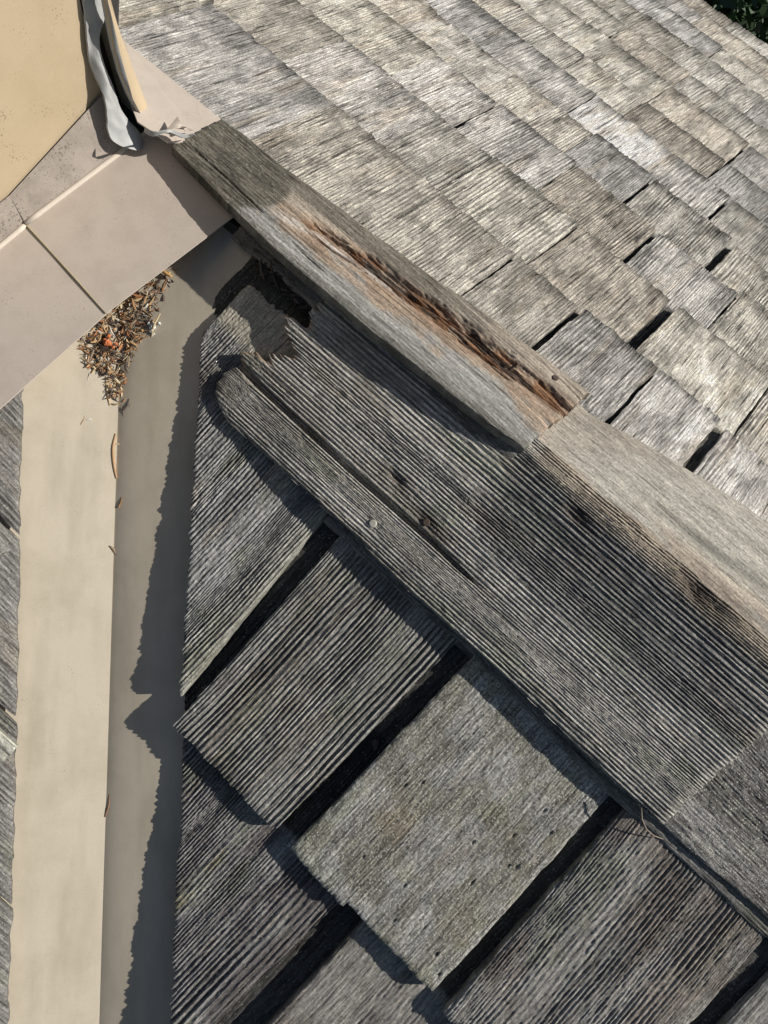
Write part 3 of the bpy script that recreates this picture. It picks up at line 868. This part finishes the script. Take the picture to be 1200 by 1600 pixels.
def col_B1(cr_, c, g, n, h):
    # charcoal-grey weathered zone towards the lower end, buff wood at the upper edge
    dk = sm(g + 0.25 * c, 0.045, 0.085) * sm(c, -0.125, -0.075) * (1 - sm(c, -0.022 + 0.0 * g, -0.008))
    dk = dk * sm(fbm(c / 0.03, g / 0.12, 95, 3), 0.15, 0.42) * (1 - 0.6 * sm(g, 0.30, 0.42))
    dk = (dk * 0.93 * (1 - 0.8 * h ** 2.2))[..., None]
    cr_ = cr_ * (1 - dk) + dk * np.array([0.055, 0.058, 0.065])
    bf = (sm(c, -0.024, -0.008) * sm(g, 0.07, 0.10))[..., None] * 0.8
    cr_ = cr_ * (1 - bf) + bf * np.array([0.55, 0.46, 0.35]) * (0.25 + 0.95 * h[..., None])
    br = (sm(fbm(c / 0.03, g / 0.1, 96, 3), 0.42, 0.66) * (1 - sm(g, 0.05, 0.12)))[..., None] * 0.45
    cr_ = cr_ * (1 - br) + br * np.array([0.22, 0.185, 0.145]) * (0.5 + 0.8 * h[..., None])
    ok = sm(g, -0.02, -0.2)[..., None] * 0
    # grey lichen along the lower edge
    lw = ((1 - sm(c - low(g), 0.012, 0.04)) * sm(fbm(c / 0.02, g / 0.05, 97, 3), 0.35, 0.6))[..., None] * 0.45
    cr_ = cr_ * (1 - lw) + lw * np.array([0.13, 0.13, 0.11])
    # fresh broken wood at the jagged end
    fr_ = ((1 - sm(g - end0(c), 0.001, 0.006)) * sm(c, -0.14, -0.125) * (1 - sm(c, -0.06, -0.05)))[..., None] * 0.6
    cr_ = cr_ * (1 - fr_) + fr_ * np.array([0.30, 0.19, 0.11])
    for u, v, r, d in knots:
        kk = (np.exp(-(((c - v) / (r * 1.5)) ** 2 + ((g - u) / (r * 3.2)) ** 2)) * 0.75)[..., None]
        cr_ = cr_ * (1 - kk) + kk * np.array([0.07, 0.055, 0.045])
    return cr_
board("board", FB, low, const(0.004), end0, end1, lambda c, g: 0.004 - 0.040 * (c + 0.175) - 0.0075 * sm(-g, 0.02, 0.16) * sm(-c, 0.08, 0.16),
      0.011, 0.0006, 0.0032, 701, M_NEAR, B1, swap=True, spacing=0.0030, depth=0.0027, sharp=1.0, grit=0.00018, wear=0.22, tone=0.58, tint=(1, 0.965, 0.88),
      extra=ex_B1, colour=col_B1, warp=0.0030, warpl=0.30, lean=-0.02, rag=0.0008, contrast=0.80, edge=0.002)
def b1top(x, y):
    u, v = onB(x, y, 0.003); return at(FB, u, v, 0.004 - 0.040 * (v + 0.175) - 0.0004)
nail(b1top(583, 818), NB, B1, M_STEEL, 0.0037, 0.0012)
nail(b1top(666, 816), NB, B1, M_RUST, 0.0036, 0.0004)

# next board, lapped under the wide one
B2 = thing("ridge_cap_board", "dark grey ridge board lapped under the wide split one at its square end", "board", at(FB, 0.5, -0.09, 0))
low2 = poly([onB(x, y, 0.0) for x, y in [(985, 1243), (1000, 1262), (1200, 1437)]] + [(0.95, -0.172)])
board("board", FB, low2, const(0.0), const(0.34), const(0.93), lambda c, g: -0.0067 - 0.03 * (c + 0.175), 0.007, 0.0008, 0.0035, 733, M_LICHEN, B2,
      swap=True, spacing=0.0023, depth=0.0010, grit=0.00055, wear=0.4, tone=0.34, tint=(1, 0.97, 0.92), contrast=0.5, rag=0.001, warp=0.003, lean=0.03,
      colour=stain(733, (0.3, 0.28, 0.26), 0.4, 0.65, 0.5))
# starter board below the wide one, in its shadow
B0 = thing("ridge_starter_board", "thin dark starter board showing in shadow under the wide split ridge board", "board", at(FB, 0.2, -0.12, 0))
low0 = poly([onB(x, y, -0.010) for x, y in [(520, 830), (640, 940), (735, 1020), (850, 1140), (960, 1252), (1030, 1310)]] + [(0.93, -0.178)])
board("board", FB, low0, const(-0.03), const(-0.02), const(0.92), lambda c, g: -0.0105 - 0.02 * (c + 0.19), 0.004, 0.001, 0.005, 751, M_NEAR, B0,
      swap=True, spacing=0.004, depth=0.001, tone=0.20, contrast=0.4)
nail(at(FB, *onB(887, 1124, -0.010), -0.0103), NB, B0, M_RUST, 0.0040, 0.001)

# rotted board on the far side of the ridge
A1 = thing("ridge_cap_board", "thick ridge board with a rotted brown and orange split running along it", "board", at(FA, -0.15, 0.03, 0.0))
def cap_frame(pl_, pr_):
    v = pr_ - pl_; v = v - X3 * v[0]; v /= np.linalg.norm(v)
    n = np.cross(X3, v)
    return (pl_ - X3 * pl_[0], X3, v, n)
FR1 = cap_frame(hit(600, 530, NB, 0.0155), hit(690, 440, NA, 0.011))
def on1(x, y, off=0.0):
    P = hit(x, y, FR1[3], float(FR1[0] @ FR1[3]) + off) - FR1[0]
    return P[0], float(P @ FR1[2])
OA = 0.0
LX = (268, 300, 350, 425, 520, 620, 700, 760, 822)
def offA1(x): return float(np.interp(x, [270, 420, 620, 760, 850], [-0.001, 0.001, 0.004, 0.002, -0.003]))
l1 = [on1(x, y, offA1(x)) for x, y in zip(LX, (224, 258, 308, 383, 463, 545, 608, 655, 699))]
r1 = [on1(x, y, offA1(x - 90)) for x, y in [(348, 184), (395, 219), (440, 256), (520, 315), (600, 375), (700, 447), (800, 520), (870, 573), (922, 611)]]
L1, R1 = poly(l1), poly(r1)
e0 = lambda c: np.interp(c, [l1[0][1], r1[0][1]], [l1[0][0], r1[0][0]])
e1 = lambda c: np.interp(c, [l1[-1][1], r1[-1][1]], [l1[-1][0], r1[-1][0]])
rotl = poly([on1(x, y) for x, y in [(440, 330), (500, 362), (560, 402), (640, 462), (720, 520), (800, 580), (850, 613), (890, 640)]])
rw0 = on1(450, 335)[0]; rw1 = on1(895, 645)[0]
def ragged(c, g, d):
    """how far inside the rotten split a point lies: 0 outside, 1 in the core"""
    wdt = np.interp(g, [rw0, rw0 + 0.08, rw0 + 0.2, rw1 - 0.08, rw1], [0.003, 0.010, 0.013, 0.012, 0.008])
    edge_ = (0.40 + 1.1 * fbm(g / 0.016, c / 0.006, 815, 4)) * (0.45 + 0.75 * sm(vn(g / 0.05, 0 * g, 817), 0.2, 0.6))
    return sm(1 - np.abs(d) / (wdt * edge_), 0.0, 0.45) * sm(g, rw0, rw0 + 0.03)
def ex_A1(c, g, n):
    d = c - rotl(g)
    on = sm(g, rw0, rw0 + 0.06)
    m = ragged(c, g, d - 0.002)
    fib = fbm(c / 0.0016, g / 0.035, 811, 3)
    mid = -0.0025 * np.exp(-(d / 0.022) ** 2)
    core = -0.0046 * m * (0.25 + 1.3 * fib)
    slot = -0.0045 * np.exp(-((d - 0.005 + 0.003 * np.sin(g * 40)) / 0.0016) ** 2) * sm(vn(g / 0.03, 0 * g, 812), 0.25, 0.5)
    slot2 = -0.0030 * np.exp(-((d + 0.008 + 0.003 * np.sin(g * 31 + 1)) / 0.0012) ** 2) * sm(vn(g / 0.04, 0 * g, 813), 0.35, 0.6)
    lip = -0.0004 * sm(-c, -(L1(g) + 0.010), -L1(g))
    crk = -0.002 * np.exp(-((c - L1(g) - 0.016 - 0.004 * np.sin(g * 17)) / 0.0009) ** 2) * sm(vn(g / 0.05, 0 * g, 816), 0.35, 0.5)
    return on * (mid + core + slot + slot2) + lip + crk
def col_A1(cr_, c, g, n, h):
    d = c - rotl(g)
    on = sm(g, rw0, rw0 + 0.05)
    nf = fbm(c / 0.0022, g / 0.05, 821, 3); nb = fbm(c / 0.012, g / 0.03, 822, 3)
    # upper end: dark mossy grey up to a curved line where another piece once lapped it
    arc = on1(405, 300)[0] + 0.0 * c
    head = (1 - sm(g - (arc + 0.022 * np.sin(n * 3.1)), -0.004, 0.005))[..., None]
    body = np.array([0.40, 0.32, 0.245]) * (0.30 + 1.3 * nf)[..., None]
    grey = np.array([0.33, 0.325, 0.305]) * (0.30 + 1.3 * nf)[..., None]
    lft = (1 - sm(n + 0.5 * (nb - 0.5), 0.25, 0.42))[..., None]
    col = body * (1 - lft) + grey * lft
    rim = sm(d, 0.010, 0.016)[..., None]
    col = col * (1 - rim) + rim * np.array([0.38, 0.33, 0.27]) * (0.35 + 1.2 * nf)[..., None]
    m = ragged(c, g, d - 0.002)
    halo = (np.exp(-((d + 0.004) / 0.017) ** 2) * sm(nb + 0.3 * (nf - 0.5), 0.32, 0.55) * on)[..., None] * 0.75
    col = col * (1 - halo) + halo * np.array([0.22, 0.125, 0.075]) * (0.3 + 1.35 * nf)[..., None]
    blk = (m * sm(fbm(c / 0.003, g / 0.03, 824, 3), 0.44, 0.55))[..., None] * 0.85
    col = col * (1 - blk) + blk * np.array([0.028, 0.022, 0.020])
    orr = (m * sm(fbm(c / 0.005, g / 0.022, 823, 3), 0.52, 0.60))[..., None] * 0.75
    col = col * (1 - orr) + orr * np.array([0.22, 0.108, 0.05]) * (0.4 + 1.2 * nf)[..., None]
    pale = (np.exp(-((d + 0.007 + 0.006 * (nb - 0.5)) / 0.004) ** 2) * sm(g, rw0 - 0.02, rw0 + 0.01) * (1 - sm(g, rw0 + 0.11, rw0 + 0.16)) * sm(nf, 0.35, 0.55))[..., None] * 0.85
    col = col * (1 - pale) + pale * np.array([0.62, 0.58, 0.53])
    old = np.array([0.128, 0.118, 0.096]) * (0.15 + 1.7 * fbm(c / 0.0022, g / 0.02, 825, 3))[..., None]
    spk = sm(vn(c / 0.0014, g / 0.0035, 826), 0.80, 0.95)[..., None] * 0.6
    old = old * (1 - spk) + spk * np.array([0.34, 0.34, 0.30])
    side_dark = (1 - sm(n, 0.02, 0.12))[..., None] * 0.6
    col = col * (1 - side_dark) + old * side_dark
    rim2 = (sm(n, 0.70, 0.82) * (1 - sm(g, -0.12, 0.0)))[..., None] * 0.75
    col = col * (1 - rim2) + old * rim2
    col = col * (1 - head) + old * head
    return col * (0.78 + 0.3 * h[..., None])
board("board", FR1, L1, R1, e0, e1, lambda c, g: np.interp(g, [p[0] for p in l1], [offA1(x) for x in LX]), 0.0125, 0.0006, 0.0016, 801, M_SMOOTH, A1, swap=True,
      spacing=0.0030, depth=0.0007, grit=0.00030, extra=ex_A1, colour=col_A1, warp=0.003, warpl=0.2, rag=0.0012, edge=0.0010)
def a1top(x, y, o=0.0): return hit(x, y, FR1[3], float(FR1[0] @ FR1[3]) + o)
nail(a1top(797, 577, -0.004), NA, A1, M_RUST, 0.0030, 0.010, lean=NA + np.array([0.25, 0.55, 0.0]))
nail(a1top(868, 590, 0.0), NA, A1, M_RUST, 0.0034, 0.0003)

# plank under the rotted one, its dark edge showing
A0 = thing("ridge_underlay_board", "dark narrow plank under the rotted ridge board, only its lower edge showing", "board", at(FB, -0.1, -0.02, 0.0))
lo = poly([onB(x, y, -0.003) for x, y in [(345, 352), (385, 390), (430, 425), (520, 510), (600, 580), (700, 655), (790, 712)]])
board("board", FB, lo, lambda g: lo(g) + 0.03, const(onB(350, 352, .012)[0]), const(onB(800, 712, .012)[0]), lambda c, g: np.interp(g, [-0.3, 0.05], [-0.009, -0.001]), 0.006, 0.001, 0.005, 841, M_NEAR, A0,
      swap=True, spacing=0.004, depth=0.001, tone=0.17, contrast=0.4)

# smoother board continuing along the ridge
A2 = thing("ridge_cap_board", "smooth sand grey ridge board running on below the rotted one", "board", at(FA, 0.3, 0.04, 0))
FR2 = cap_frame(hit(1000, 836, NB, -0.003), hit(1000, 686, NA, 0.000))
def on2(x, y):
    P = hit(x, y, FR2[3], float(FR2[0] @ FR2[3])) - FR2[0]
    return P[0], float(P @ FR2[2])
l2 = [on2(x, y) for x, y in [(780, 668), (832, 712), (900, 762), (1000, 836), (1100, 910), (1200, 988)]]
r2 = [on2(x, y) for x, y in [(880, 600), (922, 640), (1000, 686), (1100, 746), (1200, 812)]]
l2.append((0.80, l2[-1][1] + 0.01)); r2.append((0.80, r2[-1][1] + 0.02))
L2, R2 = poly(l2), poly(r2)
def col_A2(cr_, c, g, n, h):
    nf = fbm(c / 0.005, g / 0.09, 861, 3); nb = fbm(c / 0.02, g / 0.08, 862, 3); gr = vn(c / 0.0014, g / 0.002, 863)
    col = np.array([0.40, 0.382, 0.335]) * (0.45 + 0.7 * nf + 0.4 * gr)[..., None]
    edg = ((1 - sm(n, 0.10, 0.34)) * sm(nb, 0.3, 0.55))[..., None] * 0.5
    col = col * (1 - edg) + edg * np.array([0.43, 0.33, 0.245]) * (0.6 + 0.7 * nf)[..., None]
    dk = (np.exp(-((n - 0.36 - 0.12 * (nb - 0.5)) / 0.07) ** 2) * sm(g, 0.16, 0.26) * (1 - sm(g, 0.30, 0.36)))[..., None] * 0.6
    col = col * (1 - dk) + dk * np.array([0.11, 0.105, 0.09])
    top = (sm(n, 0.7, 0.98) * sm(nb, 0.35, 0.6))[..., None] * 0.5
    col = col * (1 - top) + top * np.array([0.25, 0.22, 0.18])
    ends = (1 - sm(g - 0.075 - 0.7 * (c - 0.0), 0.0, 0.05))[..., None] * 0.35
    return col * (1 - ends) + ends * np.array([0.30, 0.24, 0.19])
board("board", FR2, L2, R2, const(0.02), const(0.78), lambda c, g: -0.003 + 0.003 * sm(g, 0.08, 0.16), 0.010, 0.0007, 0.003, 871, M_SMOOTH, A2, swap=True,
      spacing=0.0045, depth=0.00035, grit=0.00018, colour=col_A2, warp=0.004, warpl=0.2, rag=0.0008, edge=0.0016,
      extra=lambda c, g, n: -0.0012 * np.exp(-((n - 0.36 - 0.12 * (fbm(c / 0.02, g / 0.08, 862, 3) - 0.5)) / 0.05) ** 2) * sm(g, 0.16, 0.26) - 0.006 * (1 - sm(n, 0.0, 0.16)))

# ================================================================ litter
def chips(name, places, seed, palette, lmin, lmax, wmin, wmax):
    rg = np.random.RandomState(seed)
    V = []; F = []; Cs = []
    for p, nn in places:
        l = rg.uniform(lmin, lmax); w = rg.uniform(wmin, wmax) * (2.0 if rg.rand() < 0.25 else 1.0)
        a = rg.uniform(0, 2 * math.pi)
        t1 = np.cross(nn, [math.cos(a), math.sin(a), 0.1]); t1 /= np.linalg.norm(t1)
        t1 = t1 + nn * rg.uniform(-0.22, 0.22); t1 /= np.linalg.norm(t1)
        t2 = np.cross(nn, t1); t2 /= np.linalg.norm(t2); t3 = np.cross(t1, t2)
        bend = rg.uniform(-0.25, 0.25) * l
        col = np.array(palette[rg.randint(len(palette))]) * rg.uniform(0.6, 1.25)
        b0 = len(V)
        for s, ww in ((-0.5, 0.5), (0.0, 1.0), (0.5, 0.35)):
            ctr = p + t1 * l * s + t2 * bend * (0.25 - s * s) * 4 * 0.5
            for cx, cz in ((-1, 0), (0, 1), (1, 0)):
                V.append(ctr + t2 * w * ww * cx * 0.5 + t3 * (w * 0.35 * cz)); Cs.append(col)
        for r in range(2):
            for c in range(3):
                d_ = (c + 1) % 3
                F.append([b0 + r * 3 + c, b0 + r * 3 + d_, b0 + r * 3 + 3 + d_, b0 + r * 3 + 3 + c])
        F.append([b0, b0 + 2, b0 + 1]); F.append([b0 + 6, b0 + 7, b0 + 8])
    o = link(name, mesh_from(name, V, F, None, np.array(Cs)), M_LITTER)
    return o

def inside(x, y, P):
    c = False; n = len(P)
    for i in range(n):
        x0, y0 = P[i]; x1, y1 = P[(i + 1) % n]
        if (y0 > y) != (y1 > y) and x < (x1 - x0) * (y - y0) / (y1 - y0) + x0: c = not c
    return c

def on_valley(x, y, h):
    d = ray(x, y)
    sB = (WB - CAM @ NB) / (d @ NB); sC = (OC - CAM @ NC) / (d @ NC)
    pb = CAM + d * sB; pc = CAM + d * sC
    # the valley surface is whichever plane is met first from above
    return (pb + NB * h, NB) if sB < sC else (pc + NC * h, NC)

rg = random.Random(5)
region = [(272, 418), (268, 440), (248, 498), (232, 520), (208, 560), (198, 590), (184, 634), (172, 626), (168, 590), (137, 574), (122, 535), (150, 505), (200, 455), (250, 415)]
pl = []
while len(pl) < 720:
    x = rg.uniform(118, 275); y = rg.uniform(410, 640)
    if inside(x, y, region):
        core = 1 - min(1, abs(x - (330 - 0.285 * y)) / 60)
        pl.append(on_valley(x, y, 0.001 + rg.random() ** 1.7 * 0.0048 * (0.3 + core)))
for _ in range(70):                       # crumbs strewn beyond the pile and down the fold
    x = rg.gauss(186, 9); y = 560 + rg.random() ** 2.2 * 1000
    if rg.random() < 0.7: x = rg.uniform(120, 290); y = rg.uniform(430, 660)
    if x < 290 and y - 640 + x * 0.82 > 10: pl.append(on_valley(x, y, 0.0006))
for _ in range(160):                       # dark dirt at the bottom of the pile
    x = rg.uniform(140, 255); y = rg.uniform(440, 610)
    if inside(x, y, region): pl.append(on_valley(x, y, 0.0015))
PAL = [(0.42, 0.27, 0.13), (0.50, 0.36, 0.20), (0.30, 0.17, 0.08), (0.55, 0.45, 0.30), (0.12, 0.08, 0.05), (0.06, 0.045, 0.035), (0.07, 0.05, 0.04), (0.36, 0.16, 0.07), (0.20, 0.15, 0.10), (0.62, 0.58, 0.50)]
litter = chips("leaf_litter", pl, 3, PAL, 0.002, 0.014, 0.0006, 0.0024)
litter["kind"] = "stuff"; tag(litter, "pile of dry needles and bark crumbs in the valley under the apron edge", "debris")
pl = []
reg2 = [(398, 385), (430, 405), (475, 455), (500, 480), (470, 480), (445, 455), (405, 425)]
while len(pl) < 420:
    x = rg.uniform(390, 505); y = rg.uniform(380, 490)
    if inside(x, y, reg2):
        pl.append((hit(x, y, NB, -0.020 + 0.012 * rg.random()), NB))
tw = chips("twig_debris", pl, 4, [(0.03, 0.025, 0.02), (0.05, 0.04, 0.03), (0.02, 0.018, 0.016), (0.09, 0.07, 0.05)], 0.006, 0.022, 0.0008, 0.0022)
tw["kind"] = "stuff"; tag(tw, "dark crumbs and twigs packed in the hollow under the rotted ridge board", "debris")

def strand(name, label, pix, w, colr, cat="needle", h=0.001, group=None, lifts=None):
    P = []
    for i, (x, y) in enumerate(pix):
        P.append(on_valley(x, y, h + (lifts[i] if lifts else 0))[0])
    P = np.array(P)
    n = 12; t = np.linspace(0, len(P) - 1, n); Q = np.stack([np.interp(t, range(len(P)), P[:, k]) for k in range(3)], 1)
    Q[1:-1] = (Q[:-2] + 2 * Q[1:-1] + Q[2:]) / 4
    v, f = tube(Q, [w * (0.45 + 0.55 * math.sin(math.pi * (i + 0.6) / n)) for i in range(n)], 6)
    o = link(name, mesh_from(name, v, f, True), plain(name + "_colour", colr, 0.8))
    return tag(o, label, cat, group)
strand("dry_stalk", "long tan dry stalk lying along the valley fold", [(181, 678), (176, 700), (178, 728), (183, 748)], 0.0016, (0.42, 0.27, 0.15))
strand("dry_stalk", "pale straight stalk below the litter pile on the lit valley panel", [(166, 588), (168, 612), (172, 634)], 0.0015, (0.52, 0.40, 0.25))
strand("dry_stalk", "curved pale needle arching over a white crumb beside the litter pile", [(255, 494), (245, 512), (237, 531)], 0.0010, (0.50, 0.40, 0.24), lifts=[0.006, 0.006, 0.0])
strand("dry_stalk", "short dark twig on the metal just beyond the arching needle", [(243, 526), (253, 531), (265, 536)], 0.0006, (0.16, 0.11, 0.07))
strand("dry_stalk", "small rust brown needle on the fold far down the valley", [(172, 1240), (171, 1258), (164, 1276)], 0.0009, (0.25, 0.13, 0.07))
strand("dry_stalk", "bent orange needle tip at the upper end of the litter pile", [(254, 424), (262, 430), (272, 436)], 0.0022, (0.55, 0.33, 0.13), h=0.006)
# white crumb
def crumb(name, label, p, r, m, cat, seed):
    rr = np.random.RandomState(seed)
    V = []; F = []
    for _ in range(14):
        c = p + rr.normal(0, r * 0.5, 3); s = r * rr.uniform(0.25, 0.55)
        b0 = len(V)
        for dx, dy, dz in ((1, 0, 0), (-1, 0, 0), (0, 1, 0), (0, -1, 0), (0, 0, 1), (0, 0, -1)):
            V.append(c + s * np.array([dx, dy, dz]) * rr.uniform(0.6, 1.3, 3))
        for t in ((0, 2, 4), (2, 1, 4), (1, 3, 4), (3, 0, 4), (2, 0, 5), (1, 2, 5), (3, 1, 5), (0, 3, 5)):
            F.append([b0 + i for i in t])
    return tag(link(name, mesh_from(name, V, F), m), label, cat)
crumb("lichen_crumb", "white fluffy crumb under the arching needle on the valley metal", on_valley(240, 511, 0.003)[0], 0.0055, M_FLUFF, "lichen", 2)
crumb("bark_chip", "small orange red bark chip in the litter pile", on_valley(169, 541, 0.006)[0], 0.0065, plain("bark_orange", (0.50, 0.16, 0.06), 0.8), "bark", 9)
# curled straw at the end of the wide board
P = [hit(x, y, NB, o) for x, y, o in [(1002, 1262, .004), (1003, 1280, .004), (1010, 1296, 0.0), (1022, 1306, -.005), (1036, 1311, -.010)]]
v, f = tube(P, [0.0005, 0.0007, 0.0007, 0.0006, 0.0004], 6)
tag(link("curled_straw", mesh_from("curled_straw", v, f, True), plain("straw", (0.22, 0.18, 0.14), 0.7)), "thin curled straw hanging off the corner of the dark lapped ridge board", "straw")

# ================================================================ trees beyond the eave
def tree(loc, rad, hgt, seed, label, leafn=9000):
    rr = np.random.RandomState(seed)
    t = thing("evergreen_tree", label, "tree", loc)
    base = np.array(loc, float)
    path = [base + np.array([0.05 * math.sin(i), 0.05 * math.cos(i * 1.3), hgt * i / 7.0]) for i in range(8)]
    v, f = tube(path, [0.16 * (1 - i / 8.5) + 0.015 for i in range(8)], 10)
    trunk = place(link("trunk", mesh_from("trunk", v, f, True), M_BARK), t)
    V = []; F = []; Cs = []
    for b in range(70):
        z = rr.uniform(0.15, 0.97); a = rr.uniform(0, 6.28)
        ln = rad * (1.12 - z) * rr.uniform(0.7, 1.1)
        s0 = base + np.array([0, 0, hgt * z]); dirb = np.array([math.cos(a), math.sin(a), rr.uniform(-0.25, 0.15)])
        for _ in range(leafn // 70):
            s = rr.uniform(0.15, 1.0)
            p = s0 + dirb * ln * s + rr.normal(0, 0.07 * rad, 3)
            l = rr.uniform(0.03, 0.07); w = l * 0.35
            n1 = rr.normal(0, 1, 3); n1 /= np.linalg.norm(n1); n2 = np.cross(n1, rr.normal(0, 1, 3)); n2 /= np.linalg.norm(n2)
            b0 = len(V)
            V += [p - n1 * l, p + n2 * w, p + n1 * l, p - n2 * w]; F.append([b0, b0 + 1, b0 + 2, b0 + 3])
            c = np.array([0.022, 0.05, 0.016]) * rr.uniform(0.5, 1.6); Cs += [c] * 4
    place(link("crown", mesh_from("crown", V, F, None, np.array(Cs)), M_LEAF), t)
    return t
tree((-1.0, 3.6, -3.4), 1.5, 3.0, 1, "dark evergreen tree beyond the eave of the pale shingle slope", 16000)

for o in scene.objects:
    if o.parent is None:
        kind = o.name.split(".")[0]
        if kind == "ridge_cap_board": o["group"] = "cap boards along the ridge"
        if kind == "dry_stalk": o["group"] = "dry stalks fallen in the valley"
        if kind == "roof_slope": o["group"] = "shingled roof slopes"
